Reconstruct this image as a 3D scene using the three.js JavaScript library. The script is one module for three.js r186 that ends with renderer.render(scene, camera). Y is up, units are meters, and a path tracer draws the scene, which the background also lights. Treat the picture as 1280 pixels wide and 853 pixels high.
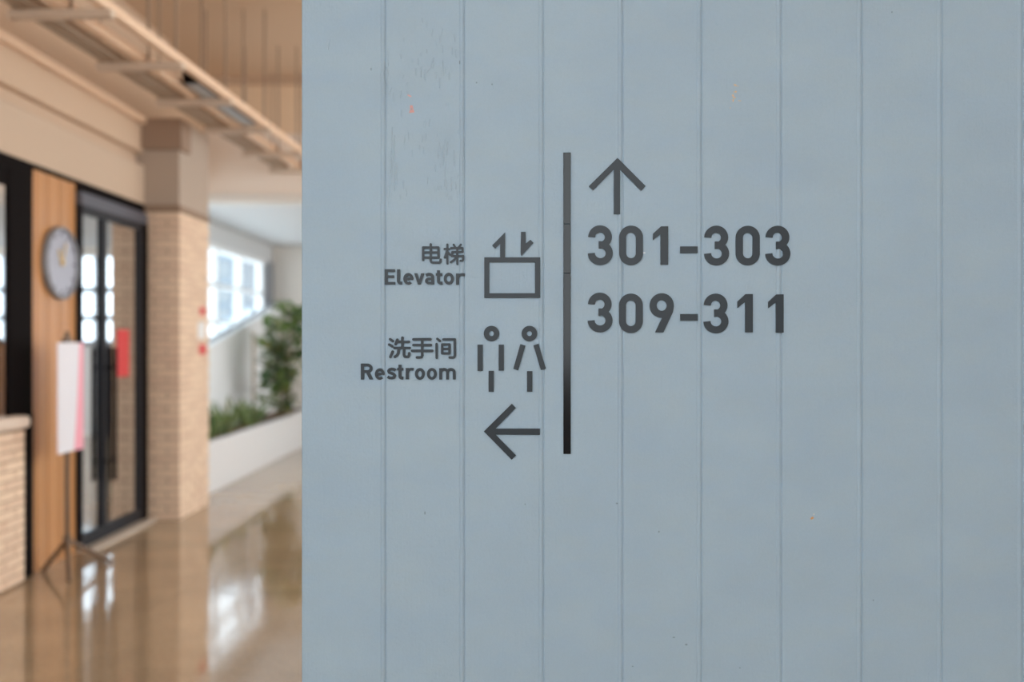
import * as THREE from 'three';
import { mergeGeometries } from 'three/addons/utils/BufferGeometryUtils.js';
import { RoundedBoxGeometry } from 'three/addons/geometries/RoundedBoxGeometry.js';

// ---------------------------------------------------------------- camera, sky, exposure
const scene = new THREE.Scene();
const EYE = 1.5, WALL_Z = -1.87;                       // eye height; front of the painted boards
const camera = new THREE.PerspectiveCamera(2 * Math.atan(426.5 / 1244) * 180 / Math.PI, 1280 / 853, 0.05, 200);
camera.position.set(0, EYE, 0);
camera.lookAt(0, EYE, -10);
camera.focus = 1.87;
camera.userData.fStop = 1.85;
scene.add(camera);

const renderer = new THREE.WebGLRenderer({ antialias: true });
renderer.toneMapping = THREE.LinearToneMapping;
renderer.toneMappingExposure = 1.0;
renderer.shadowMap.enabled = true;

{ // bright overcast sky, a little brighter overhead
  const w = 64, h = 32, d = new Float32Array(w * h * 4);
  for (let y = 0; y < h; y++) for (let x = 0; x < w; x++) {
    const up = Math.max(0, ((y + 0.5) / h - 0.5) * 2), k = 5.0 * (1 + 0.35 * up), o = (y * w + x) * 4;
    d[o] = k * (0.91 - 0.06 * up); d[o + 1] = k * 0.965; d[o + 2] = k * 1.0; d[o + 3] = 1;
  }
  const sky = new THREE.DataTexture(d, w, h, THREE.RGBAFormat, THREE.FloatType);
  sky.mapping = THREE.EquirectangularReflectionMapping; sky.magFilter = THREE.LinearFilter; sky.needsUpdate = true;
  scene.background = sky;
}

// ---------------------------------------------------------------- helpers
let seed = 7;
const rnd = () => { seed = (seed * 1664525 + 1013904223) >>> 0; return seed / 4294967296; };
const rr = (a, b) => a + (b - a) * rnd();
const used = {};
const numbered = (n) => { const k = used[n] = (used[n] ?? -1) + 1; return k ? n + '_' + String(k).padStart(3, '0') : n; };
const shade = (o) => { o.castShadow = o.receiveShadow = true; return o; };
function tag(o, label, category, group) { o.userData.label = label; o.userData.category = category; if (group) o.userData.group = group; return o; }
function thing(name, label, category, [x, y, z] = [0, 0, 0], turn = 0, group) {
  const o = new THREE.Group(); o.name = numbered(name); o.position.set(x, y, z); o.rotation.y = turn;
  scene.add(o); return tag(o, label, category, group);
}
function struct(name) { const o = new THREE.Group(); o.name = numbered(name); o.userData.kind = 'structure'; scene.add(o); return o; }
function part(name, geo, mat, parent, label) {
  const m = shade(new THREE.Mesh(geo, mat)); m.name = name; parent.add(m); if (label) m.userData.label = label; return m;
}
const count = new Map();
function piece(name, geo, mat, parent, label) {        // a part that gets a running number within its parent
  const key = parent.uuid + name, k = count.get(key) ?? 0; count.set(key, k + 1);
  return part(k ? name + '_' + String(k).padStart(3, '0') : name, geo, mat, parent, label);
}
const boxG = (x0, x1, y0, y1, z0, z1, r = 0) => {
  const g = r ? new RoundedBoxGeometry(x1 - x0, y1 - y0, z1 - z0, 2, r) : new THREE.BoxGeometry(x1 - x0, y1 - y0, z1 - z0);
  g.translate((x0 + x1) / 2, (y0 + y1) / 2, (z0 + z1) / 2); return g;
};
const tubeG = (a, b, r, n = 12) => {
  const A = new THREE.Vector3(...a), B = new THREE.Vector3(...b), d = B.clone().sub(A), g = new THREE.CylinderGeometry(r, r, d.length(), n);
  g.applyQuaternion(new THREE.Quaternion().setFromUnitVectors(new THREE.Vector3(0, 1, 0), d.clone().normalize()));
  const c = A.add(B).multiplyScalar(0.5); g.translate(c.x, c.y, c.z); return g;
};
// value noise
const hash = (x, y) => { let h = Math.imul(x, 374761393) + Math.imul(y, 668265263); h = Math.imul(h ^ (h >>> 13), 1274126177); return ((h ^ (h >>> 16)) >>> 0) / 4294967296; };
function vnoise(x, y) {
  const ix = Math.floor(x), iy = Math.floor(y), fx = x - ix, fy = y - iy, u = fx * fx * (3 - 2 * fx), v = fy * fy * (3 - 2 * fy);
  const a = hash(ix, iy), b = hash(ix + 1, iy), c = hash(ix, iy + 1), d = hash(ix + 1, iy + 1);
  return a + (b - a) * u + (c - a) * v + (a - b - c + d) * u * v;
}
const fbm = (x, y, n) => { let s = 0, a = 0.5; for (let i = 0; i < n; i++) { s += a * vnoise(x, y); x = x * 2.03 + 17.1; y = y * 2.03 + 5.7; a *= 0.5; } return s; };
function dataTex(w, h, f, srgb) {
  const d = new Uint8Array(w * h * 4);
  for (let y = 0; y < h; y++) for (let x = 0; x < w; x++) { const c = f(x / w, y / h), o = (y * w + x) * 4; d[o] = c[0]; d[o + 1] = c[1]; d[o + 2] = c[2]; d[o + 3] = 255; }
  const t = new THREE.DataTexture(d, w, h); t.magFilter = THREE.LinearFilter; t.wrapS = t.wrapT = THREE.RepeatWrapping;
  if (srgb) t.colorSpace = THREE.SRGBColorSpace; t.needsUpdate = true; return t;
}
const std = (c, roughness = 0.7, extra = {}) => new THREE.MeshStandardMaterial({ color: new THREE.Color().setRGB(...c), roughness, ...extra });

// ---------------------------------------------------------------- the painted boards' texture (laid out on the wall itself, 1.5 mm units)
const U = 1.87 / 1244;                                  // sign grid: one unit is 1.5 mm
const gx = (px) => (px - 640) * U, gy = (py) => EYE - (py - 426.5) * U;
const TX0 = -0.45, TW = 2.1, TY0 = 0.75, TH = 1.5, PW = 2048, PH = 1463;
function paintTextures() {
  const cv = document.createElement('canvas'); cv.width = PW; cv.height = PH;
  const bv = document.createElement('canvas'); bv.width = PW; bv.height = PH;
  const c = cv.getContext('2d'), b = bv.getContext('2d');
  const ci = c.createImageData(PW, PH), bi = b.createImageData(PW, PH);
  for (let y = 0; y < PH; y++) for (let x = 0; x < PW; x++) {
    const X = x / PW * TW, Y = y / PH * TH, o = (y * PW + x) * 4;
    const blot = fbm(X * 9 + 3, Y * 14, 3) - 0.44, hue = fbm(X * 16 + 40, Y * 40 + 9, 3) - 0.44, fine = vnoise(X * 900, Y * 500) - 0.5;
    ci.data[o] = 154 + blot * 8 - hue * 4 + fine * 3; ci.data[o + 1] = 177 + blot * 8 - hue * 1 + fine * 3; ci.data[o + 2] = 194 + blot * 6 + hue * 5 + fine * 3; ci.data[o + 3] = 255;
    const roller = fbm(X * 260, Y * 210, 3), strokes = vnoise(X * 420, Y * 26) * 0.6 + vnoise(X * 60 + 9, Y * 300) * 0.4;
    const h = 110 + 46 * (roller - 0.44) + 26 * (strokes - 0.5) + 40 * (fbm(X * 30, Y * 22, 2) - 0.4);
    bi.data[o] = bi.data[o + 1] = bi.data[o + 2] = h; bi.data[o + 3] = 255;
  }
  c.putImageData(ci, 0, 0); b.putImageData(bi, 0, 0);
  const px = (p) => (gx(p) - TX0) / TW * PW, py = (p) => PH - (gy(p) - TY0) / TH * PH;
  const poly = (ctx, pts, fill) => { ctx.fillStyle = fill; ctx.beginPath(); pts.forEach(([x, y], i) => i ? ctx.lineTo(px(x), py(y)) : ctx.moveTo(px(x), py(y))); ctx.closePath(); ctx.fill(); };
  // chipped paint showing the older coat
  poly(c, [[512.4, 131.6], [515.8, 131.8], [516.6, 136], [518, 140.6], [511.2, 141.4], [512.6, 137]], '#cb9792');
  poly(c, [[513.6, 135.5], [515, 135], [515.4, 137.6], [513.9, 138]], '#9a9aa0');
  poly(c, [[508.6, 118.6], [511, 118.4], [515, 120.6], [512.6, 121.4]], '#dba39c');
  for (const [x, y, w, h] of [[917.2, 105.2, 3.4, 1.8], [918, 107, 5.6, 1], [918.4, 113.6, 2.6, 2.6], [916.6, 114.6, 1.6, 1.4], [915, 118, 2.4, 3], [916, 121, 3.6, 2], [915.4, 124, 2, 3.4], [922.6, 125.4, 4, 1.2], [912.2, 134.4, 1.4, 1.4]])
    poly(c, [[x, y], [x + w, y + 0.4], [x + w - 0.5, y + h], [x + 0.4, y + h - 0.3]], '#d8b184');
  poly(c, [[1013, 648], [1016, 646], [1017.6, 648], [1014, 650]], '#c9905a');
  poly(c, [[1016.6, 642.6], [1018, 642.4], [1017.8, 644], [1016.8, 644]], '#d9cdb8');
  poly(c, [[803.6, 315.4], [806.6, 315.4], [806.6, 317], [804, 317]], '#dfe4e8');
  // small dents and pricks
  for (const [x, y, w, h] of [[463.4, 85, 0.9, 3], [530.6, 640, 1, 3.4], [595, 102.6, 1.2, 1.6], [614.6, 104.6, 1, 1.8], [770, 629, 2.4, 1.2], [823, 664, 1.4, 2], [856.6, 805.6, 2.6, 1.4], [841, 796.8, 2.6, 1], [655.8, 630, 0.8, 1.8], [1114.4, 14.4, 1.2, 1.4], [574, 76, 1, 4], [1091, 750, 1, 1.6], [790, 833, 1.6, 1], [924, 835, 1.6, 1]]) {
    poly(c, [[x, y], [x + w, y], [x + w, y + h], [x, y + h]], '#6f7f86'); poly(b, [[x, y], [x + w, y], [x + w, y + h], [x, y + h]], '#303030');
  }
  // wrinkles and runs in the paint (relief only)
  const crack = (pts, w, dark, light) => {
    b.lineCap = b.lineJoin = 'round';
    for (const [off, col] of [[1.1, light], [0, dark]]) { b.strokeStyle = col; b.lineWidth = w; b.beginPath(); pts.forEach(([x, y], i) => i ? b.lineTo(px(x + off), py(y)) : b.moveTo(px(x + off), py(y))); b.stroke(); }
  };
  const run = (x, y0, y1) => { const pts = []; for (let y = y0; y <= y1; y += 4) pts.push([x + rr(-0.6, 0.6), y]); crack(pts, rr(1.2, 2.1), 'rgba(20,20,20,0.55)', 'rgba(230,230,230,0.4)'); };
  for (const [x, a, z] of [[549, 178, 190], [553, 182, 207], [556, 175, 226], [559, 178, 195], [567, 188, 206], [555, 225, 236], [558, 226, 240], [564, 222, 240], [547, 190, 200], [568, 196, 208], [483.5, 112, 122], [490, 160, 220], [493, 170, 240], [487, 190, 255], [491, 116, 128], [541, 73, 85], [553, 75, 95], [549, 98, 112], [526, 84, 99], [556, 85, 96], [486, 232, 262], [496, 206, 232], [579, 196, 260], [484.5, 60, 110]]) run(x, a, z);
  crack([[530, 97], [534, 90], [538, 85], [541, 76]], 1.8, 'rgba(20,20,20,0.6)', 'rgba(230,230,230,0.4)');
  crack([[531, 99], [529.5, 93], [531.5, 87]], 2, 'rgba(20,20,20,0.6)', 'rgba(230,230,230,0.4)');
  crack([[482.5, 84], [480.6, 92], [482, 100], [484, 112]], 2.4, 'rgba(10,10,10,0.8)', 'rgba(240,240,240,0.5)');
  crack([[410, 62], [412, 50]], 1.6, 'rgba(20,20,20,0.6)', 'rgba(230,230,230,0.4)');
  crack([[486, 118], [489, 110]], 1.6, 'rgba(20,20,20,0.6)', 'rgba(230,230,230,0.4)');
  for (let i = 0; i < 60; i++) { const x = rr(500, 575), y = rr(20, 250); run(x, y, y + rr(4, 12)); }
  const map = new THREE.CanvasTexture(cv), bump = new THREE.CanvasTexture(bv);
  for (const t of [map, bump]) { t.wrapS = t.wrapT = THREE.MirroredRepeatWrapping; t.magFilter = THREE.LinearFilter; }
  map.colorSpace = THREE.SRGBColorSpace;
  return { map, bump };
}
const PAINT = paintTextures();

// wood: grain running along v
const woodTex = dataTex(256, 512, (u, v) => {
  const g = fbm(u * 26 + fbm(u * 3, v * 3, 2) * 3, v * 5, 4), l = fbm(u * 90, v * 4 + 3, 2), k = 0.78 + 0.36 * (g - 0.3) + 0.16 * (l - 0.4);
  return [Math.min(255, 232 * k), 164 * k, 98 * k];
}, true);
const plasterTex = dataTex(256, 256, (u, v) => { const k = 128 + 90 * (fbm(u * 40, v * 40, 4) - 0.46); return [k, k, k]; });
const floorTex = dataTex(1024, 1024, (u, v) => {
  const s = vnoise(u * 330, v * 330), a = fbm(u * 6, v * 6, 4) - 0.46, k = 1 + 0.16 * a + (s > 0.8 ? 0.10 : 0) - (s < 0.16 ? 0.12 : 0);
  return [174 * k, 150 * k, 122 * k];
}, true);
const floorBump = dataTex(512, 512, (u, v) => { const k = 255 * (0.7 * fbm(u * 14, v * 14, 2) + 0.3 * fbm(u * 60, v * 60, 2)); return [k, k, k]; });

const phys = (c, roughness, specularIntensity) => new THREE.MeshPhysicalMaterial({ color: new THREE.Color().setRGB(...c), roughness, specularIntensity });
const M = {
  paint: new THREE.MeshStandardMaterial({ map: PAINT.map, bumpMap: PAINT.bump, bumpScale: 0.003, roughness: 0.62 }),
  paintPlain: std([0.29, 0.37, 0.43], 0.65),
  letter: phys([0.019, 0.028, 0.037], 0.36, 0.5),
  bar: phys([0.006, 0.008, 0.011], 0.14, 0.5),
  cream: std([0.57, 0.40, 0.275], 0.8, { bumpMap: plasterTex, bumpScale: 0.001 }),
  creamLow: std([0.54, 0.40, 0.29], 0.8, { bumpMap: plasterTex, bumpScale: 0.001 }),
  creamPale: std([0.85, 0.74, 0.64], 0.8),
  ceiling: std([0.62, 0.45, 0.31], 0.85),
  header: std([0.80, 0.60, 0.41], 0.85),
  soffit: std([0.62, 0.62, 0.62], 0.85),
  beige: std([0.72, 0.67, 0.61], 0.8),
  shaft: std([0.42, 0.33, 0.26], 0.8),
  capital: std([0.30, 0.20, 0.14], 0.8),
  mortar: std([0.30, 0.20, 0.13], 0.9),
  brick: [[0.80, 0.59, 0.425], [0.83, 0.62, 0.445], [0.76, 0.55, 0.395]].map((c) => std(c, 0.75)),
  cap: std([0.7, 0.56, 0.45], 0.6),
  black: phys([0.006, 0.004, 0.004], 0.75, 0.12),
  darkFrame: phys([0.016, 0.017, 0.022], 0.45, 0.3),
  frameGrey: std([0.075, 0.078, 0.10], 0.4),
  coated: std([0.72, 0.74, 0.76], 0.03, { metalness: 1 }),
  glass: new THREE.MeshPhysicalMaterial({ color: 0xf2f8fc, roughness: 0.02, transmission: 1, thickness: 0, ior: 1.45 }),
  wood: [[0.98, 0.98, 1.05], [0.9, 0.9, 0.95], [1.0, 1.0, 1.05]].map((c) => std(c, 0.4, { map: woodTex })),
  floor: new THREE.MeshPhysicalMaterial({ map: floorTex, roughness: 0.06, ior: 1.8, bumpMap: floorBump, bumpScale: 0.0009 }),
  stone: std([0.55, 0.46, 0.37], 0.5),
  rail: std([0.78, 0.55, 0.38], 0.55),
  strut: std([0.60, 0.47, 0.36], 0.5),
  cable: std([0.42, 0.31, 0.22], 0.7),
  darkRail: std([0.34, 0.25, 0.18], 0.6),
  rod: std([0.30, 0.21, 0.15], 0.6),
  concrete: std([0.72, 0.70, 0.69], 0.75, { bumpMap: plasterTex, bumpScale: 0.002 }),
  brightWhite: std([0.88, 0.88, 0.88], 0.7),
  white: std([0.78, 0.77, 0.76], 0.6),
  grey: std([0.25, 0.26, 0.28], 0.5),
  soil: std([0.16, 0.09, 0.045], 0.95),
  red: std([0.62, 0.03, 0.03], 0.5),
};

// ---------------------------------------------------------------- structure
{ // floor with uv in metres
  const f = struct('floor'), g = boxG(-4.1, 4, -0.2, 0, -16.2, 3.5), p = g.attributes.position, uv = g.attributes.uv;
  for (let i = 0; i < p.count; i++) uv.setXY(i, p.getX(i) / 2, p.getZ(i) / 2);
  part('slab', g, M.floor, f);
}
const HIGH = 4.3, LOW = 3.0, HZ = -10.6, END = -15.8;
part('slab', boxG(-4.1, 4, HIGH, HIGH + 0.2, HZ - 0.2, 3.5), M.ceiling, struct('ceiling'));
part('slab', boxG(-4.1, 4, LOW, LOW + 0.2, END - 0.3, HZ), M.soffit, struct('ceiling'));
{ // frontal wall above the low passage
  const w = struct('wall_far');
  part('plaster', boxG(-4.1, 4, 3.7, HIGH, HZ - 0.2, HZ + 0.02), M.header, w);
  part('lower_panel', boxG(-4.1, 4, LOW + 0.06, 3.7, HZ - 0.2, HZ + 0.035), M.creamPale, w);
  part('crown_band', boxG(-4.1, 4, 4.22, HIGH, HZ + 0.02, HZ + 0.08), M.cream, w);
  part('lintel_edge', boxG(-4.1, 4, LOW - 0.03, LOW + 0.06, HZ - 0.2, HZ + 0.06), M.beige, w);
}
{ // left wall: beam, ledge, recessed wall above, backing
  const w = struct('wall_left');
  part('backing', boxG(-3.9, -3.2, 0, HIGH, -9.3, 3.5), M.cream, w);
  part('upper_wall', boxG(-4.1, -3.3, LOW + 0.1, HIGH, HZ, -9.3), M.cream, w);
  part('beam_lower', boxG(-3.2, -3.08, 2.64, 2.97, -8.6, 3.2, 0.012), M.creamLow, w);
  part('beam_groove', boxG(-3.2, -3.15, 2.97, 3.07, -8.6, 3.2), M.cream, w);
  part('beam_upper', boxG(-3.2, -3.09, 3.07, 3.31, -8.6, 3.2, 0.012), M.cream, w);
  part('ledge', boxG(-3.2, -3.05, 3.31, 3.37, -8.6, 3.2, 0.012), M.rail, w);
  part('head_trim', boxG(-3.2, -3.075, 2.56, 2.64, -8.6, -7.05), M.black, w);
  part('head_trim_001', boxG(-3.2, -3.075, 2.615, 2.64, -7.05, -6.39), M.black, w);
  part('head_trim_002', boxG(-3.2, -3.075, 2.56, 2.64, -6.39, 3.2), M.black, w);
  for (let i = 0; i < 8; i++) {
    const z = -6.39 - i * 0.0825, g = boxG(-3.2, -3.095 + (i % 2) * 0.004, 0, 2.615, z - 0.0795, z, 0.004);
    piece('plank', g, M.wood[(i * 5) % 3], w);
  }
  part('sill_core', boxG(-3.2, -3.03, 0, 0.96, -6.16, 3.2), M.mortar, w);
  part('sill_pier', boxG(-3.2, -3.0, 0, 0.96, -2.75, 3.2, 0.01), M.cream, w);
  part('sill_cap', boxG(-3.2, -2.985, 0.96, 1.04, -6.19, 3.2, 0.03), M.cap, w);
  const H = 0.0585, geos = [new RoundedBoxGeometry(0.03, H - 0.007, 0.23, 1, 0.004), new RoundedBoxGeometry(0.03, H - 0.007, 0.112, 1, 0.004)];
  for (let r = 0; r < 16; r++) {
    let z = -6.17, k = r % 2;
    while (z < -2.75) {
      const L = k ? 0.112 : 0.23; if (z + L > -2.75) break; const m = piece('brick', geos[k], M.brick[Math.floor(rnd() * 3)], w);
      m.position.set(-3.035, (r + 0.5) * H + 0.012, z + L / 2); z += L + 0.008; k = 0;
    }
  }
}
{ // brick pillar beside the door
  const p = thing('pillar', 'cream brick pillar with a plastered top beside the glass door', 'pillar', [-2.93, 0, -8.735]);
  const X0 = -0.27, X1 = 0.15, Z0 = -0.405, Z1 = 0.405;
  part('mortar_core', boxG(X0, X1 - 0.006, 0, 2.64, Z0 + 0.006, Z1 - 0.006), M.mortar, p);
  const H = 0.06, cache = {};
  const bg = (a, b) => cache[a + ',' + b] ??= new RoundedBoxGeometry(a, H - 0.008, b, 1, 0.004);
  const put = (r, x0, x1, z0, z1) => {
    const m = piece('brick', bg(+(x1 - x0).toFixed(3), +(z1 - z0).toFixed(3)), M.brick[Math.floor(rnd() * 3)], p);
    m.position.set((x0 + x1) / 2 + rr(-0.0012, 0.0012), (r + 0.5) * H, (z0 + z1) / 2 + rr(-0.0012, 0.0012));
  };
  for (let r = 0; r < 43; r++) {
    const e = r % 2, fx = e ? 0.105 : 0.22, sz = e ? 0.22 : 0.105;     // the corner brick, stretcher or header
    put(r, X1 - fx, X1, Z1 - sz, Z1);
    let x = X1 - fx - 0.008; while (x > -0.16) { const L = Math.min(0.22, x + 0.16); if (L > 0.03) put(r, x - L, x, Z1 - 0.105, Z1); x -= L + 0.008; }
    let z = Z1 - sz - 0.008; while (z > Z0) { const L = Math.min(0.22, z - Z0); if (L > 0.03) put(r, X1 - 0.105, X1, z - L, z); z -= L + 0.008; }
  }
  part('band', boxG(X0, X1 + 0.004, 2.59, 2.63, Z0, Z1 + 0.004), M.capital, p, 'dark band above the bricks');
  part('plaster_shaft', boxG(X0, X1 - 0.005, 2.64, 3.37, Z0, Z1 - 0.005), M.shaft, p);
  part('capital', boxG(X0, X1 + 0.03, 3.1, 3.36, Z1 - 0.2, Z1 + 0.04, 0.01), M.capital, p, 'brown block under the ledge');
}
{ // window with coated panes at the far left
  const w = struct('window_1');
  part('jamb', boxG(-3.2, -3.075, 1.04, 2.56, -6.385, -6.09), M.black, w);
  part('jamb_foot', boxG(-3.2, -3.07, 0, 1.04, -6.385, -6.2), M.black, w);
  part('head', boxG(-3.2, -3.08, 2.45, 2.56, -6.09, 3.2), M.black, w);
  part('pane', boxG(-3.2, -3.09, 1.04, 2.45, -6.09, -4.6), M.coated, w);
  part('mullion', boxG(-3.2, -3.08, 1.04, 2.45, -4.6, -4.5), M.black, w);
  part('pane_001', boxG(-3.2, -3.09, 1.04, 2.45, -4.5, 3.2), M.coated, w);
}
{ // glazed double door
  const d = struct('door_1'), X = -3.045;
  part('frame_head', boxG(-3.2, X, 2.47, 2.56, -8.32, -7.05), M.frameGrey, d);
  part('jamb', boxG(-3.2, X, 0, 2.47, -8.325, -8.19), M.black, d);
  part('threshold', boxG(-3.2, -2.96, 0, 0.022, -8.325, -7.05, 0.006), M.stone, d, 'pale stone threshold');
  const leaf = (z0, z1, s0, s1) => {
    const g = new THREE.Group(); g.name = used.leaf ? 'leaf_001' : 'leaf'; used.leaf = 1; d.add(g);
    part('pane', boxG(-3.15, -3.066, 0.12, 2.41, z1 + s1, z0 - s0), M.coated, g);
    part('stile', boxG(-3.16, X, 0.03, 2.47, z0 - s0, z0), M.darkFrame, g);
    part('stile_001', boxG(-3.16, X, 0.03, 2.47, z1, z1 + s1), M.darkFrame, g);
    part('rail', boxG(-3.16, X, 0.03, 0.12, z1 + s1, z0 - s0), M.darkFrame, g);
    part('rail_001', boxG(-3.16, X, 2.41, 2.47, z1 + s1, z0 - s0), M.darkFrame, g);
    return g;
  };
  const a = leaf(-7.055, -7.47, 0.012, 0.065), b = leaf(-7.475, -8.188, 0.012, 0.05);
  for (const [g, z] of [[a, -7.44], [b, -7.53]]) part('handle', mergeGeometries([tubeG([X + 0.045, 0.45, z], [X + 0.045, 1.45, z], 0.014), tubeG([X, 0.6, z], [X + 0.045, 0.6, z], 0.01), tubeG([X, 1.3, z], [X + 0.045, 1.3, z], 0.01)]), M.black, g, 'tall black pull handle');
}
tag(part(numbered('door_notice'), boxG(-0.0015, 0.0015, 0, 0.37, -0.12, 0.12), M.red, scene), 'red paper notice stuck on the right leaf of the glass door', 'notice').position.set(-3.063, 1.22, -7.84);

{ // side wall of the passage with its window
  const w = struct('wall_side');
  part('wall_under_window', boxG(-4.1, -3.8, 0, 0.95, END, -9.3), M.white, w);
  part('wall_over_window', boxG(-4.1, -3.8, 2.74, LOW, END, -9.3), M.soffit, w);
  const n = struct('window_2');
  part('head', boxG(-3.95, -3.78, 2.68, 2.74, -15.3, -9.3), M.white, n);
  part('sill', boxG(-3.95, -3.78, 0.95, 1.0, -15.3, -9.3), M.white, n);
  for (const z of [-9.33, -10.5, -11.7, -12.9, -14.1, -15.26]) piece('mullion', boxG(-3.93, -3.82, 1.0, 2.68, z - 0.03, z + 0.03), M.white, n);
  for (const y of [1.72, 2.2]) piece('transom', boxG(-3.92, -3.83, y, y + 0.05, -15.3, -9.3), M.white, n);
  for (let i = 0; i < 5; i++) { const z = [-9.33, -10.5, -11.7, -12.9, -14.1, -15.26]; piece('pane', boxG(-3.878, -3.872, 1.0, 2.68, z[i + 1] + 0.03, z[i] - 0.03), M.glass, n); }
  part('end_post', boxG(-4.1, -3.78, 0.95, 2.74, END, -15.3), M.grey, n, 'dark grey end post');
}
{ // end wall of the passage
  const w = struct('wall_end'), Z0 = END - 0.25, Z1 = END;
  part('plaster', boxG(-4.1, 0.05, 0, LOW, Z0, Z1), M.beige, w);
  part('plaster_001', boxG(2.6, 4, 0, LOW, Z0, Z1), M.beige, w);
  part('plaster_002', boxG(0.05, 2.6, 2.85, LOW, Z0, Z1), M.beige, w);
  part('plaster_003', boxG(0.05, 0.5, 0, 1.45, Z0, Z1), M.darkFrame, w);
  const n = struct('window_3');
  for (const x of [0.05, 0.44, 1.15, 1.85, 2.54]) piece('mullion', boxG(x, x + 0.06, x < 0.4 ? 1.45 : 0.05, 2.85, Z0 + 0.05, Z1 + 0.02), M.grey, n);
  for (const y of [1.42, 1.82, 2.27]) piece('transom', boxG(0.05, 2.6, y, y + 0.09, Z0 + 0.05, Z1 + 0.02), M.grey, n);
  part('lower_panel', boxG(0.5, 2.6, 0, 1.44, Z0 + 0.05, Z1), M.white, n, 'white lower panel');
  part('pane', boxG(0.05, 2.6, 1.45, 2.85, Z0 + 0.12, Z0 + 0.125), M.glass, n);
}
{ // right side and rear: open gallery over parapets
  const w = struct('wall_right');
  part('parapet', boxG(3.7, 4, 0, 1.0, END, 3.5), M.cream, w);
  part('lintel', boxG(3.7, 4, 3.95, HIGH, HZ, 3.5), M.cream, w);
  part('passage_lintel', boxG(3.7, 4, 2.9, LOW, END, HZ), M.beige, w);
  part('plaster', boxG(3.7, 4, 1.0, 3.95, -1.9, 3.5), M.cream, w);
  for (const z of [-10.4, -6.2]) piece('gallery_pier', boxG(3.7, 4, 1.0, 3.95, z - 0.2, z + 0.2), M.cream, w);
  const b = struct('wall_rear');
  part('parapet', boxG(-3.2, 3.7, 0, 1.28, 3.2, 3.5), M.cream, b);
  part('lintel', boxG(-3.2, 3.7, 3.9, HIGH, 3.2, 3.5), M.cream, b);
  part('pier', boxG(-3.2, -3.05, 1.28, 3.9, 3.2, 3.5), M.cream, b);
  part('pier_001', boxG(1.95, 3.7, 1.28, 3.9, 3.2, 3.5), M.cream, b);
}
{ // painted board partition carrying the sign
  const w = struct('wall_partition');
  const joints = [377, 483, 581.5, 680.3, 779.4, 878, 977.6, 1078.3, 1178.4, 1279, 1379, 1479, 1579, 1679].map(gx);
  part('core', boxG(joints[0] + 0.008, joints[13], 0, HIGH, WALL_Z - 0.16, WALL_Z - 0.0045), M.paintPlain, w);
  for (let i = 0; i < 13; i++) {
    const a = joints[i], b = joints[i + 1], s = new THREE.Shape(), D = 0.02, e = 0.0006, deep = 0.0019 - 0.0007 * i / 8;
    if (i === 0) { s.moveTo(a, -D); s.lineTo(a, -0.003); s.absarc(a + 0.003, -0.003, 0.003, Math.PI, Math.PI / 2, true); }
    else { s.moveTo(a, -D); s.lineTo(a, -e); s.lineTo(a + e, 0); }
    // beaded right edge: fine quirk, half-round bead, deeper quirk against the next board
    s.lineTo(b - 0.0112, 0); s.lineTo(b - 0.0109, -0.0005); s.lineTo(b - 0.0106, -0.0005);
    for (let k = 0; k <= 8; k++) { const t = k / 8; s.lineTo(b - 0.0104 + 0.0082 * t, -0.0004 + deep * Math.sin(Math.PI * Math.min(1, t * 0.94 + 0.04)) * (0.8 + 0.4 * t)); }
    s.lineTo(b - 0.0016, -0.0013); s.lineTo(b - 0.0008, -0.0016); s.lineTo(b + 0.0002, -0.0013); s.lineTo(b + 0.0002, -D); s.closePath();
    const g = new THREE.ExtrudeGeometry(s, { depth: HIGH, bevelEnabled: false, curveSegments: 5 });
    g.rotateX(-Math.PI / 2); g.translate(0, 0, WALL_Z);
    // shape y became -z: flip so that the front faces the room
    const p = g.attributes.position, uv = g.attributes.uv;
    for (let k = 0; k < p.count; k++) { p.setZ(k, 2 * WALL_Z - p.getZ(k)); uv.setXY(k, (p.getX(k) - TX0) / TW, (p.getY(k) - TY0) / TH); }
    const ix = g.index; if (ix) { for (let k = 0; k < ix.count; k += 3) { const t = ix.getX(k); ix.setX(k, ix.getX(k + 2)); ix.setX(k + 2, t); } }
    else for (const at of Object.values(g.attributes)) for (let k = 0; k < at.count; k += 3) for (let c = 0; c < at.itemSize; c++) { const t = at.getComponent(k, c); at.setComponent(k, c, at.getComponent(k + 2, c)); at.setComponent(k + 2, c, t); }
    g.computeVertexNormals();
    piece('plank', g, M.paint, w);
  }
}

{ // building across the courtyard, seen through the passage window
  const o = thing('far_building', 'blue-grey building outside the passage window across the courtyard', 'building', [-4.4, -8, -25]);
  const wall = std([0.15, 0.19, 0.23], 0.8), pale = std([0.34, 0.39, 0.43], 0.8), dark = std([0.10, 0.135, 0.17], 0.3);
  part('wall', boxG(-5.2, 3, 0, 12.5, -6, 0), wall, o);
  part('roof_edge', boxG(-5.3, 3, 12.5, 12.8, -6, 0.15), pale, o);
  const shine = std([0.2, 0.22, 0.235], 0.1, { metalness: 1 });
  for (let f = 0; f < 4; f++) for (const [y, h] of [[0.2, 0.8], [1.2, 0.35], [1.8, 0.4]]) for (let i = 0; i < 9; i++) {
    const x = -5.0 + i * 0.85; piece('window', boxG(x, x + 0.62, f * 3.2 - 0.3 + y, f * 3.2 - 0.3 + y + h, -0.1, 0.03), i > 3 || (i * 7 + f * 3) % 5 < 1 ? dark : shine, o);
  }
}

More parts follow.
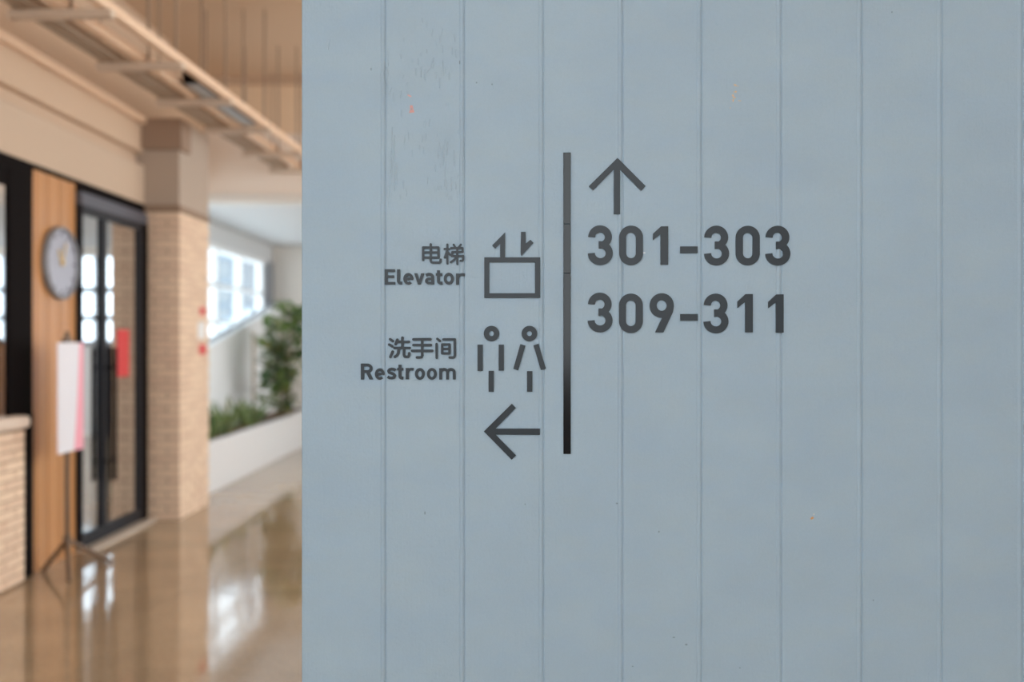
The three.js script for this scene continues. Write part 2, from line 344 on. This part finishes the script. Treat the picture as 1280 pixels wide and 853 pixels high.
// ---------------------------------------------------------------- sign lettering: every glyph is a union of strokes and outlines, contoured and cut 4 mm thick
const arc = (cx, cy, rx, ry, a0, a1, n = 24) => Array.from({ length: n + 1 }, (_, i) => { const t = (a0 + (a1 - a0) * i / n) * Math.PI / 180; return [cx + rx * Math.cos(t), cy + ry * Math.sin(t)]; });
const S = (pts, w, cap = 'b', cap2 = cap) => ({ pts, w, cap: [cap, cap2] });
const P = (...pts) => ({ poly: pts });
const O = (cx, cy, rx, ry, w) => S(arc(cx, cy, rx, ry, 0, 360, 48), w, 'r');
const box4 = (x0, x1, y0, y1) => P([x0, y0], [x1, y0], [x1, y1], [x0, y1]);
const segD = (px, py, a, b) => { const dx = b[0] - a[0], dy = b[1] - a[1], t = Math.max(0, Math.min(1, ((px - a[0]) * dx + (py - a[1]) * dy) / (dx * dx + dy * dy || 1))); return Math.hypot(px - a[0] - t * dx, py - a[1] - t * dy); };
function dist(pr, x, y) {
  if (pr.poly) {
    const v = pr.poly; let d = 1e9, inside = false;
    for (let i = 0, j = v.length - 1; i < v.length; j = i++) {
      d = Math.min(d, segD(x, y, v[j], v[i]));
      if ((v[i][1] > y) !== (v[j][1] > y) && x < (v[j][0] - v[i][0]) * (y - v[i][1]) / (v[j][1] - v[i][1]) + v[i][0]) inside = !inside;
    }
    return inside ? -d : d;
  }
  const { pts, w, cap } = pr; let d = 1e9;
  for (let i = 0; i + 1 < pts.length; i++) d = Math.min(d, segD(x, y, pts[i], pts[i + 1]));
  d -= w / 2;
  for (const k of [0, 1]) if (cap[k] === 'b') {
    const e = k ? pts[pts.length - 1] : pts[0], q = k ? pts[pts.length - 2] : pts[1], l = Math.hypot(e[0] - q[0], e[1] - q[1]);
    const over = ((x - e[0]) * (e[0] - q[0]) + (y - e[1]) * (e[1] - q[1])) / l;
    if (over > -0.6 && Math.hypot(x - e[0], y - e[1]) < w * 0.85) d = Math.max(d, over);
  }
  return d;
}
function outline(prims, holes = [], step = 0.25) {
  let x0 = 1e9, x1 = -1e9, y0 = 1e9, y1 = -1e9;
  for (const p of prims) for (const [x, y] of p.pts ?? p.poly) { const r = (p.w ?? 0) / 2; x0 = Math.min(x0, x - r); x1 = Math.max(x1, x + r); y0 = Math.min(y0, y - r); y1 = Math.max(y1, y + r); }
  x0 -= 1.03; y0 -= 1.07; x1 += 1; y1 += 1;
  const nx = Math.ceil((x1 - x0) / step) + 1, ny = Math.ceil((y1 - y0) / step) + 1, f = new Float64Array(nx * ny);
  for (let j = 0; j < ny; j++) for (let i = 0; i < nx; i++) {
    const x = x0 + i * step, y = y0 + j * step; let d = 1e9;
    for (const p of prims) d = Math.min(d, dist(p, x, y));
    for (const p of holes) d = Math.max(d, -dist(p, x, y));
    f[j * nx + i] = d || 1e-9;
  }
  const next = new Map(), at = new Map();
  const eh = (i, j) => (j * nx + i) * 2, ev = (i, j) => (j * nx + i) * 2 + 1;
  const pt = (k) => {
    if (!at.has(k)) { const c = k >> 1, i = c % nx, j = (c - i) / nx, v = k & 1, a = f[c], b = f[v ? c + nx : c + 1], t = a / (a - b); at.set(k, [x0 + (i + (v ? 0 : t)) * step, y0 + (j + (v ? t : 0)) * step]); }
    return at.get(k);
  };
  for (let j = 0; j + 1 < ny; j++) for (let i = 0; i + 1 < nx; i++) {
    const a = f[j * nx + i] < 0, b = f[j * nx + i + 1] < 0, c = f[(j + 1) * nx + i + 1] < 0, d = f[(j + 1) * nx + i] < 0;
    const T = eh(i, j), R = ev(i + 1, j), B = eh(i, j + 1), L = ev(i, j), code = (a ? 1 : 0) | (b ? 2 : 0) | (c ? 4 : 0) | (d ? 8 : 0);
    const go = { 1: [[L, T]], 2: [[T, R]], 3: [[L, R]], 4: [[R, B]], 5: [[L, T], [R, B]], 6: [[T, B]], 7: [[L, B]], 8: [[B, L]], 9: [[B, T]], 10: [[T, R], [B, L]], 11: [[B, R]], 12: [[R, L]], 13: [[R, T]], 14: [[T, L]] }[code];
    if (go) for (const [s, e] of go) next.set(s, e);
  }
  const loops = [];
  while (next.size) {
    const first = next.keys().next().value; let k = first; const loop = [];
    while (next.has(k)) { loop.push(pt(k)); const n = next.get(k); next.delete(k); k = n; }
    if (loop.length > 6) loops.push(loop);
  }
  const simplify = (pts, tol) => {                      // Douglas-Peucker on a closed loop
    const keep = new Uint8Array(pts.length); let far = 0, fd = 0;
    pts.forEach((p, i) => { const d = Math.hypot(p[0] - pts[0][0], p[1] - pts[0][1]); if (d > fd) { fd = d; far = i; } });
    keep[0] = keep[far] = 1;
    const rec = (a, b) => { let m = -1, md = tol; for (let i = a + 1; i < b; i++) { const d = segD(pts[i][0], pts[i][1], pts[a], pts[b % pts.length]); if (d > md) { md = d; m = i; } } if (m > 0) { keep[m] = 1; rec(a, m); rec(m, b); } };
    rec(0, far); rec(far, pts.length);
    return pts.filter((_, i) => keep[i]);
  };
  return loops.map((l) => simplify(l, 0.035));
}
function cut(prims, holes, ox, oy, depth = 0.004) {     // flat cut-out, origin at sign grid point (ox, oy)
  let loops = outline(prims, holes).map((l) => l.map(([x, y]) => new THREE.Vector2((x - ox) * U, (oy - y) * U)));
  const area = (l) => THREE.ShapeUtils.area(l), big = loops.reduce((m, l) => (Math.abs(area(l)) > Math.abs(area(m)) ? l : m));
  if (area(big) < 0) loops = loops.map((l) => l.slice().reverse());
  const inside = (p, l) => { let c = false; for (let i = 0, j = l.length - 1; i < l.length; j = i++) if ((l[i].y > p.y) !== (l[j].y > p.y) && p.x < (l[j].x - l[i].x) * (p.y - l[i].y) / (l[j].y - l[i].y) + l[i].x) c = !c; return c; };
  const outs = loops.filter((l) => area(l) > 0).sort((a, b) => area(a) - area(b)), shapes = outs.map((l) => new THREE.Shape(l));
  for (const h of loops.filter((l) => area(l) <= 0)) { const k = outs.findIndex((l) => inside(h[0], l)); if (k >= 0) shapes[k].holes.push(new THREE.Path(h)); }
  return new THREE.ExtrudeGeometry(shapes, { depth, bevelEnabled: false });
}
const bounds = (prims) => { const b = new THREE.Box2(); for (const p of prims) for (const q of p.pts ?? p.poly) b.expandByPoint(new THREE.Vector2(...q)); return b; };
function signPiece(name, prims, label, category, group, mat = M.letter) {
  const b = bounds(prims), ox = (b.min.x + b.max.x) / 2, oy = b.max.y;
  const m = part(numbered(name), cut(prims, [], ox, oy), mat, scene); m.position.set(gx(ox), gy(oy), WALL_Z);
  return tag(m, label, category, group);
}
// room numbers (left/top of each glyph in sign units)
const W3 = 8.7;
const three = (l, t) => [S([...arc(l + 15.2, t + 14.6, 10.4, 10.2, 180, 450), [l + 13.5, t + 24.8]], W3), S([[l + 13.5, t + 24.2], ...arc(l + 15.6, t + 34.8, 11.2, 10.6, -90, 180)], W3)];
const zero = (l, t) => [S([...arc(l + 14.9, t + 14.7, 10.5, 10.3, 180, 360), ...arc(l + 14.9, t + 34.6, 10.5, 10.4, 0, 180), [l + 4.4, t + 14.7]], 8.8, 'r')];
const one = (r, t) => [P([r, t], [r - 9, t + 0.1], [r - 19, t + 9.3], [r - 19, t + 17.4], [r - 9.4, t + 9.8], [r - 9.4, t + 47.9], [r, t + 47.9])];
const dash = (l, t) => [box4(l, l + 21.6, t, t + 8.4)];
const nine = () => [O(826.9, 382.2, 10.7, 11, 8.8), P([842.1, 383], [840.8, 390.4], [837.7, 397.3], [828.9, 415.8], [818.5, 415.8], [828, 396.4], [832, 390])];
{
  const G1 = 'raised digits of the upper number row', G2 = 'raised digits of the lower number row';
  signPiece('digit', three(734.7, 282), 'dark grey raised digit 3 that begins the upper number row 301-303', 'digit', G1);
  signPiece('digit', zero(773.7, 282.4), 'dark grey raised digit 0 left of the upper hyphen, in 301', 'digit', G1);
  signPiece('digit', one(834.9, 283.2), 'dark grey raised digit 1 ending 301, just left of the upper hyphen', 'digit', G1);
  signPiece('hyphen', dash(850, 308.4), 'dark grey raised hyphen in the middle of the upper number row', 'hyphen');
  signPiece('digit', three(879.8, 282.4), 'dark grey raised digit 3 just right of the upper hyphen', 'digit', G1);
  signPiece('digit', zero(919.4, 282.6), 'dark grey raised digit 0 right of the upper hyphen, in 303', 'digit', G1);
  signPiece('digit', three(956.2, 282.5), 'dark grey raised digit 3 that ends the upper number row 301-303', 'digit', G1);
  signPiece('digit', three(734.4, 366), 'dark grey raised digit 3 that begins the lower number row 309-311', 'digit', G2);
  signPiece('digit', zero(773.5, 367.2), 'dark grey raised digit 0 in 309, in the lower number row', 'digit', G2);
  signPiece('digit', nine(), 'dark grey raised digit 9, the only nine on the wall', 'digit', G2);
  signPiece('hyphen', dash(850.1, 392.7), 'dark grey raised hyphen in the middle of the lower number row', 'hyphen');
  signPiece('digit', three(879, 367.2), 'dark grey raised digit 3 just right of the lower hyphen', 'digit', G2);
  signPiece('digit', one(940.5, 367.8), 'dark grey raised digit 1 in the middle of 311', 'digit', G2);
  signPiece('digit', one(978.9, 368.2), 'dark grey raised digit 1 that ends the lower number row 309-311', 'digit', G2);
}
// arrows
signPiece('arrow', [P([771.6, 197.8], [806.8, 233.1], [801.2, 238.8], [774.9, 212.2], [774.9, 268], [767.2, 268], [767.2, 212], [741.2, 238.2], [735.8, 233.3])], 'dark grey raised arrow pointing up above the room numbers', 'arrow');
signPiece('arrow', [P([604.8, 539.4], [639.8, 504.8], [645, 510], [619.6, 535.9], [674.9, 535.9], [674.9, 543.8], [619.6, 543.4], [645, 569.3], [639.6, 574.8])], 'dark grey raised arrow pointing left below the restroom figures', 'arrow');
{ // divider bar in its three lengths
  const o = thing('divider_bar', 'tall glossy black vertical bar dividing the two halves of the sign', 'bar', [gx(708.7), gy(567.5), WALL_Z]);
  for (const [a, b] of [[191, 280.2], [280.5, 341.7], [342, 567.5]]) {
    const h = (b - a) * U - 0.0003, g = new RoundedBoxGeometry(9.1 * U, h, 0.0045, 2, 0.0006); g.translate(0, (567.5 - b) * U + h / 2, 0.00225); piece('segment', g, M.bar, o);
  }
}
{ // lift pictogram
  const o = thing('elevator_pictogram', 'dark grey lift pictogram: hollow box under an up and a down arrow', 'pictogram', [gx(640.3), gy(372.7), WALL_Z]);
  part('car_outline', cut([box4(605.4, 675.2, 322, 372.7)], [box4(611.7, 668.7, 328.2, 366.8)], 640.3, 372.7), M.letter, o);
  part('up_arrow', cut([P([631.6, 290.6], [631.3, 321.9], [625.2, 321.9], [625.2, 304.8], [619.2, 311], [615.2, 307.1])], [], 640.3, 372.7), M.letter, o);
  part('down_arrow', cut([P([651.2, 290.2], [656.9, 290.2], [656.9, 305], [663.1, 300.1], [666.8, 304], [651.4, 320.3], [650.7, 317])], [], 640.3, 372.7), M.letter, o);
}
for (const [lady, cx] of [[0, 614.2], [1, 661.9]]) { // restroom figures
  const o = thing('restroom_pictogram', lady ? "dark grey women's restroom figure with slanted arms" : "dark grey men's restroom figure with straight upright arms", 'pictogram', [gx(cx), gy(489.9), WALL_Z], 0, 'restroom figures');
  const add = (n, p, h = []) => piece(n, cut(p, h, cx, 489.9), M.letter, o);
  add('head', [O(cx + (lady ? -0.2 : 0.2), 417.2, 6.4, 6.4, 6.6)]);
  if (lady) { add('arm', [P([650.4, 430.2], [656.8, 432.2], [647.8, 463.3], [641.6, 461.3])]); add('arm', [P([666.8, 431.9], [673, 429.9], [682.4, 461], [675.9, 462.8])]); add('leg', [box4(658.8, 665.5, 464.1, 489.9)]); }
  else { add('arm', [box4(597, 603.5, 431, 463.9)]); add('arm', [box4(623.4, 629.9, 431, 463.5)]); add('leg', [box4(610.8, 617.3, 463.7, 489.9)]); }
}
{ // latin words
  const e = (cx, cy, rx, ry) => [S([[cx - rx, cy + 0.3], [cx + rx, cy + 0.3], ...arc(cx, cy + 0.3, rx, ry, 0, -180, 16), ...arc(cx, cy + 0.2, rx, ry, 180, 48, 14)], 3.5, 'r', 'b')];
  const words = {
    Elevator: [
      ['E', [box4(481.1, 485, 336.9, 356), box4(481.1, 493.9, 336.9, 340.3), box4(481.1, 493, 344.5, 347.8), box4(481.1, 494.3, 352.6, 356)], 'capital letter E'],
      ['l', [S([[498.4, 337], [498.4, 351.3], ...arc(501, 351.4, 2.6, 2.7, 180, 90, 6), [503, 354.1]], 3.8)], 'letter l'],
      ['e', e(510.6, 348.6, 4.5, 5.6), 'letter e'],
      ['v', [P([518, 341.9], [522, 341.9], [524.3, 349.8], [526.6, 341.9], [530.5, 341.9], [526, 355.9], [522.6, 355.9])], 'letter v'],
      ['a', [S([[541, 355.9], [541, 347], ...arc(537.2, 347, 3.8, 3.8, 0, -90, 8), [535.4, 343.2], [532.6, 344.4]], 3.7), S([[541, 348.9], [536.6, 348.9], ...arc(536.4, 351.5, 3.3, 2.6, -90, -270, 12), [541, 354.1]], 3.3, 'r')], 'letter a'],
      ['t', [S([[548.3, 338.2], [548.3, 351.3], ...arc(550.9, 351.4, 2.6, 2.8, 180, 90, 6), [553.3, 354.2]], 3.8), S([[544.9, 343.4], [553.1, 343.4]], 3.3)], 'letter t'],
      ['o', [O(561.1, 348.7, 4.5, 5.6, 3.6)], 'letter o'],
      ['r', [S([[572, 342.2], [572, 356.3]], 3.9), S([[572.4, 348.6], [573, 345.6], [574.8, 344.1], [577.4, 343.6], [581, 343.7]], 3.4)], 'letter r'],
    ],
    Restroom: [
      ['R', [S([[453.3, 454.6], [453.3, 474.6]], 4), S([[453.3, 456.4], [459.4, 456.4], ...arc(459.6, 460.5, 4.5, 4.1, -90, 90, 14), [453.3, 464.6]], 3.6, 'r'), P([457.6, 465.4], [461.8, 464.2], [466.6, 474.6], [462.2, 474.6])], 'capital letter R'],
      ['e', e(475, 467.5, 4.4, 5.5), 'letter e'],
      ['s', [S([[494.6, 463.2], [492.4, 461.9], [489.6, 461.4], [487.2, 462], [485.9, 463.9], [486.8, 465.8], [489.6, 466.8], [492.2, 467.8], [493.6, 469.8], [492.7, 472], [490.2, 472.8], [487.2, 472.6], [484.7, 471.1]], 3.5)], 'letter s'],
      ['t', [S([[500.2, 456.1], [500.2, 470], ...arc(502.7, 470.1, 2.5, 2.8, 180, 90, 6), [504.4, 472.9]], 3.8), S([[496.8, 461.6], [504.3, 461.6]], 3.3)], 'letter t'],
      ['r', [S([[509.3, 460.2], [509.3, 474.3]], 3.8), S([[509.7, 466.6], [510.4, 463.6], [512, 462.1], [514, 461.6], [517.2, 461.8]], 3.4)], 'letter r'],
      ['o', [O(525, 467.6, 4.4, 5.6, 3.6)], 'first letter o'],
      ['o', [O(540, 467.6, 4.4, 5.6, 3.6)], 'second letter o'],
      ['m', [S([[551, 460.4], [551, 474.6]], 3.7), S([[551.2, 465.6], ...arc(555.4, 465.6, 4.1, 3.7, 180, 360, 14), [559.5, 474.6]], 3.6, 'r', 'b'), S([[559.6, 465.6], ...arc(563.8, 465.6, 4.1, 3.7, 180, 360, 14), [567.9, 474.6]], 3.6, 'r', 'b')], 'letter m'],
    ],
  };
  for (const [word, list] of Object.entries(words)) for (const [, prims, text] of list) signPiece('letter', prims, `small dark grey raised ${text} of the word ${word}`, 'letter', `raised letters of the word ${word}`);
  const r = (pts, w) => S(pts, w, 'r');
  const g1 = 'raised characters above Elevator', g2 = 'raised characters above Restroom', n = 'chinese_character';
  signPiece(n, [[[529.1, 309.7], [529.1, 325]], [[529.1, 309.7], [548.2, 309.7], [548.2, 322.3], [529.1, 322.3]], [[529.1, 316], [548.2, 316]], [[538.6, 305.8], [538.6, 326.4], [539.4, 328.2], [541, 328.7], [549, 328.7], [550.6, 327.6], [551.1, 324.8]]].map((p) => r(p, 2.9)),
    'dark grey raised Chinese character 电, left one above Elevator', 'character', g1);
  signPiece(n, [[[555.9, 311.6], [561.8, 311.6]], [[559.3, 306], [559.3, 329.8]], [[558.4, 315], [556.1, 322.4]], [[560.2, 315.6], [562.6, 318.8]], [[567.2, 306.2], [569.2, 309.4]], [[576.2, 306.2], [573.6, 309.4]], [[564, 310.4], [578.3, 310.4], [578.3, 315.3], [565.5, 315.3], [565, 320.4], [579.2, 320.4], [579.1, 324.8], [578, 326.3], [575.8, 326.3]], [[571.7, 310.4], [571.7, 330.4]], [[570.8, 321.2], [568, 325], [563.6, 328]]].map((p) => r(p, 2.6)),
    'dark grey raised Chinese character 梯, right one above Elevator', 'character', g1);
  signPiece(n, [[[487.9, 424.3], [491.2, 426.6]], [[486.8, 431], [490.4, 433.2]], [[491, 439.8], [488.2, 446.4]], [[496.8, 424.9], [494.9, 430.4]], [[496.6, 427.6], [511, 427.6]], [[503.2, 422.4], [503.2, 435.2]], [[493.4, 435.2], [512.2, 435.2]], [[499, 435.4], [498, 441.4], [496.4, 444.4], [493.8, 446.2]], [[505.2, 435.4], [505.2, 443.8], [506, 445.8], [508, 446.3], [510.4, 446.1], [511.5, 444.4], [511.7, 441.8]]].map((p) => r(p, 3.3)),
    'dark grey raised Chinese character 洗, first of three above Restroom', 'character', g2);
  signPiece(n, [[[517, 424.5], [538.2, 424.2]], [[517, 431.6], [538.6, 431.6]], [[515.4, 438.8], [540.6, 438.8]], [[527.9, 424.4], [527.9, 444.8], [527, 446.6], [525, 447], [521.4, 447]]].map((p) => r(p, 3.3)),
    'dark grey raised Chinese character 手, middle of three above Restroom', 'character', g2);
  signPiece(n, [[[546.8, 423.8], [550, 426.4]], [[546, 430.2], [546, 447.6]], [[554.4, 424.5], [568.6, 424.5], [568.6, 444.6], [567.8, 446.6], [566, 447], [562.2, 447]], [[552.9, 430.9], [562, 430.9], [562, 442], [552.9, 442], [552.9, 430.9]], [[552.9, 436.4], [562, 436.4]]].map((p) => r(p, 3.1)),
    'dark grey raised Chinese character 间, last of three above Restroom', 'character', g2);
}

// ---------------------------------------------------------------- objects along the left wall
{ // wall clock, facing +x
  const o = thing('wall_clock', 'round grey wall clock hung on the wooden plank panel', 'clock', [-3.09, 2.03, -6.775], Math.PI / 2);
  const rim = new THREE.LatheGeometry([[0.225, 0.0], [0.246, 0.0], [0.25, 0.012], [0.246, 0.04], [0.236, 0.046], [0.228, 0.04], [0.226, 0.022]].map((p) => new THREE.Vector2(...p)), 48); rim.rotateX(Math.PI / 2);
  part('rim', rim, M.grey, o, 'dark grey rim');
  const face = new THREE.CylinderGeometry(0.23, 0.23, 0.02, 48); face.rotateX(Math.PI / 2); face.translate(0, 0, 0.012);
  part('face', face, std([0.36, 0.36, 0.42], 0.35), o);
  for (let i = 0; i < 12; i++) { const g = new THREE.BoxGeometry(i % 3 ? 0.006 : 0.012, 0.03, 0.004), m = piece('hour_mark', g, M.black, o), a = i * Math.PI / 6; m.position.set(0.2 * Math.sin(a), 0.2 * Math.cos(a), 0.024); m.rotation.z = -a; }
  const gold = std([0.75, 0.52, 0.2], 0.35, { metalness: 0.4 });
  const hand = (n, l, w, a, z) => { const g = new THREE.BoxGeometry(w, l, 0.004); g.translate(0, l / 2 - 0.02, z); part(n, g, gold, o, 'gold hand').rotation.z = a; };
  hand('hour_hand', 0.12, 0.02, 0.5, 0.028); hand('minute_hand', 0.17, 0.014, -0.35, 0.033);
  const hub = new THREE.CylinderGeometry(0.016, 0.016, 0.02, 20); hub.rotateX(Math.PI / 2); hub.translate(0, 0, 0.03); part('hub', hub, gold, o);
}
{ // poster stand on a tripod
  const o = thing('poster_stand', 'slim dark tripod stand in front of the wooden planks', 'stand', [-2.86, 0, -6.4]), c = std([0.15, 0.095, 0.06], 0.5);
  part('pole', tubeG([0, 0.12, 0], [0, 1.56, 0], 0.015), c, o);
  part('hub', tubeG([0, 0.18, 0], [0, 0.25, 0], 0.025), c, o);
  for (const [x, z] of [[0.11, 0.22], [-0.18, -0.06], [0.14, -0.33]]) { piece('foot', mergeGeometries([tubeG([0, 0.22, 0], [x, 0.015, z], 0.015), new THREE.SphereGeometry(0.016, 12, 8).translate(x, 0.016, z)].map((g) => g.index ? g.toNonIndexed() : g)), c, o); }
  part('clip', boxG(-0.015, 0.018, 1.47, 1.52, -0.05, 0.05, 0.006), c, o);
  const t = document.createElement('canvas'); t.width = 256; t.height = 448; const k = t.getContext('2d');
  k.fillStyle = '#e2dfe4'; k.fillRect(0, 0, 256, 448); k.fillStyle = '#ec9fae'; k.beginPath(); k.moveTo(215, 0); k.lineTo(256, 0); k.lineTo(256, 448); k.lineTo(160, 448); k.lineTo(190, 250); k.closePath(); k.fill();
  const tex = new THREE.CanvasTexture(t); tex.colorSpace = THREE.SRGBColorSpace; tex.magFilter = THREE.LinearFilter;
  const pm = new THREE.MeshStandardMaterial({ map: tex, roughness: 0.55 });
  const g = new THREE.BoxGeometry(0.37, 0.7, 0.006); g.rotateY(Math.PI / 2);
  const s = part(numbered('poster_board'), g.translate(0, 0.35, 0), pm, scene); s.position.set(-2.838, 0.79, -6.4);
  tag(s, 'white poster sheet with a pink edge held on the tripod stand', 'poster');
}
for (const [y, h, l, w] of [[1.73, 0.075, 0.15, 'upper'], [1.38, 0.09, 0.2, 'lower']]) {
  const s = part(numbered('wall_sticker'), boxG(0, 0.003, 0, h, -l / 2, l / 2), M.red, scene); s.position.set(-2.7785, y, -8.93);
  tag(s, `small red sign on the right side of the brick pillar, the ${w} one`, 'sign', 'red signs on the pillar');
}
{ const s = part(numbered('wall_sticker'), boxG(0, 0.003, 0, 0.15, -0.1, 0.1), M.white, scene); s.position.set(-2.7785, 1.52, -8.9); tag(s, 'white notice on the brick pillar between the two red signs', 'notice'); }

// ---------------------------------------------------------------- cable tray, hangers and light under the high ceiling
{
  const o = thing('cable_tray', 'cream cable tray hung from thin rods along the high ceiling', 'cable tray', [-2.13, 3.3, -7.4], -0.043);
  const zA = -3.05, zB = 4.4;
  const rail = (n, x, w, h, m, l) => piece(n, boxG(x - w / 2, x + w / 2, 0, h, zA, zB, Math.min(w, h) * 0.2), m, o, l);
  rail('rail', 0, 0.06, 0.06, M.rail); rail('rail', -0.23, 0.065, 0.06, M.rail);
  rail('side_rail', -0.36, 0.018, 0.06, M.darkRail, 'dark side rail'); rail('side_rail', -0.47, 0.018, 0.06, M.darkRail, 'dark side rail');
  for (const x of [-0.395, -0.435]) rail('cable', x, 0.014, 0.014, M.cable, 'thin brown cable');
  for (const z of [2.0, 0.97, 0, -1.0, -2.05, -2.95]) {
    piece('strut', boxG(-0.52, 0.05, -0.045, -0.002, z - 0.03, z + 0.03), M.strut, o);
    for (const x of [-0.18, 0.0]) piece('hanger_rod', tubeG([x, -0.045, z], [x, HIGH - 3.3, z], 0.009, 8), M.rod, o);
    piece('hanger_rod', tubeG([-0.5, -0.045, z], [-0.5, HIGH - 3.3, z], 0.009, 8), M.rod, o);
  }
  const l = thing('batten_light', 'unlit dark batten light fixed between the cream tray rails', 'light', [-2.13, 3.3, -7.4], -0.043);
  part('body', boxG(-0.165, -0.045, 0.014, 0.099, -0.95, 0.43, 0.01), M.black, l);
  part('diffuser', boxG(-0.15, -0.06, 0.001, 0.014, -0.93, 0.40, 0.004), std([0.42, 0.43, 0.44], 0.4), l, 'grey diffuser');
}

// ---------------------------------------------------------------- planter, plants and stair parapet behind the pillar
{
  const o = thing('planter', 'long low white concrete planter beyond the brick pillar', 'planter', [-3.25, 0, -12.3]);
  const W = 0.3, L = 2.9;
  part('front_wall', boxG(W - 0.08, W, 0, 0.5, -L, L, 0.01), M.concrete, o);
  part('back_wall', boxG(-W, -W + 0.08, 0, 0.5, -L, L, 0.01), M.concrete, o);
  part('end_wall', boxG(-W + 0.08, W - 0.08, 0, 0.5, L - 0.08, L), M.concrete, o);
  part('end_wall_001', boxG(-W + 0.08, W - 0.08, 0, 0.5, -L, -L + 0.08), M.concrete, o);
  part('soil', boxG(-W + 0.08, W - 0.08, 0.3, 0.47, -L + 0.08, L - 0.08), M.soil, o);
}
function leafGeo(len, wid, bend) {
  const n = 5, pos = [], idx = [];
  for (let i = 0; i <= n; i++) { const t = i / n, w = wid * Math.sin(Math.PI * Math.pow(t, 0.75)) * 0.5 + 0.001, y = len * t * (1 - 0.25 * bend * t), z = bend * len * 0.55 * t * t; pos.push(-w, y, z - 0.15 * w, 0, y, z + 0.15 * w, w, y, z - 0.15 * w); }
  for (let i = 0; i < n; i++) for (const k of [0, 1]) { const a = i * 3 + k; idx.push(a, a + 1, a + 3, a + 1, a + 4, a + 3); }
  const g = new THREE.BufferGeometry(); g.setAttribute('position', new THREE.Float32BufferAttribute(pos, 3)); g.setIndex(idx); g.computeVertexNormals(); return g;
}
const leafMat = [[0.12, 0.19, 0.045], [0.18, 0.25, 0.065], [0.07, 0.14, 0.05], [0.24, 0.24, 0.075]].map((c) => new THREE.MeshPhysicalMaterial({ color: new THREE.Color().setRGB(...c), roughness: 0.6, transmission: 0.3, thickness: 0, side: THREE.DoubleSide }));
{ // low plants in a row
  const blades = [leafGeo(0.42, 0.06, 0.7), leafGeo(0.36, 0.07, 1.0), leafGeo(0.48, 0.05, 0.4)];
  const words = ['nearest low leafy plant at the pillar end of the planter', 'second low leafy plant from the pillar in the planter', 'third low leafy plant from the pillar in the planter', 'fourth low leafy plant from the pillar in the planter', 'fifth low leafy plant from the pillar in the planter', 'sixth low leafy plant from the pillar, nearest the tall shrub'];
  [-9.75, -10.3, -10.85, -11.4, -11.95, -12.5].forEach((z, i) => {
    const o = thing('leafy_plant', words[i], 'plant', [-3.22 + rr(-0.05, 0.05), 0.47, z], 0, 'low plants along the planter');
    for (let k = 0; k < 22; k++) {
      const m = piece('leaf', blades[k % 3], leafMat[Math.floor(rnd() * 4)], o);
      m.rotation.set(0, k * 2.4 + rr(-0.3, 0.3), 0); m.rotateX(rr(0.05, 0.5)); m.scale.setScalar(rr(0.6, 1.0)); m.position.set(rr(-0.1, 0.1), 0, rr(-0.16, 0.16));
    }
  });
}
{ // tall shrub
  const o = thing('tall_shrub', 'tall leafy green shrub rising at the far end of the planter', 'shrub', [-3.08, 0.47, -13.3]);
  const stems = [[0, 0.16, 1.5, 0], [-0.16, 0.0, 1.3, -0.25], [0.1, 0.12, 1.4, 0.3], [0.05, -0.06, 1.0, 0.4]], lg = [leafGeo(0.25, 0.11, 0.8), leafGeo(0.2, 0.1, 0.4)], bark = std([0.12, 0.08, 0.04], 0.9);
  for (const [x, tx, h, z] of stems) piece('stem', tubeG([x * 0.4, 0, z * 0.4], [x + tx, h, z], 0.011, 8), bark, o);
  for (let k = 0; k < 280; k++) {
    const [x, tx, h, z] = stems[k % 4], t = Math.pow(rnd(), 0.8) * 0.97 + 0.03;
    const m = piece('leaf', lg[k % 2], leafMat[Math.floor(rnd() * 4)], o), f = 0.4 + 0.6 * t;
    m.position.set(x * f + tx * t + rr(-0.17, 0.17), h * t + rr(-0.06, 0.06), z * f + rr(-0.17, 0.17)); m.rotation.set(0, rr(0, 6.28), 0); m.rotateX(rr(0.3, 1.6)); m.scale.setScalar(rr(0.85, 1.35));
  }
}
{ // raking stair parapet along the side wall
  const o = thing('stair_parapet', 'white sloping stair parapet with a grey handrail behind the planter', 'parapet', [-3.7, 0, -12.2]);
  const s = new THREE.Shape([[1.2, 0], [1.2, 1.24], [-3.4, 2.06], [-3.4, 0]].map((p) => new THREE.Vector2(-p[0], p[1]))), g = new THREE.ExtrudeGeometry(s, { depth: 0.1, bevelEnabled: false });
  g.rotateY(Math.PI / 2); g.translate(-0.05, 0, 0); part('wall', g, M.brightWhite, o);
  part('handrail', tubeG([0.0, 1.29, 1.2], [0.0, 2.11, -3.4], 0.028), M.grey, o, 'grey handrail');
  part('post', boxG(0.05, 0.075, 0.3, 1.62, -1.85, -1.77), std([0.5, 0.4, 0.28], 0.7), o, 'tan post');
}
renderer.render(scene, camera);
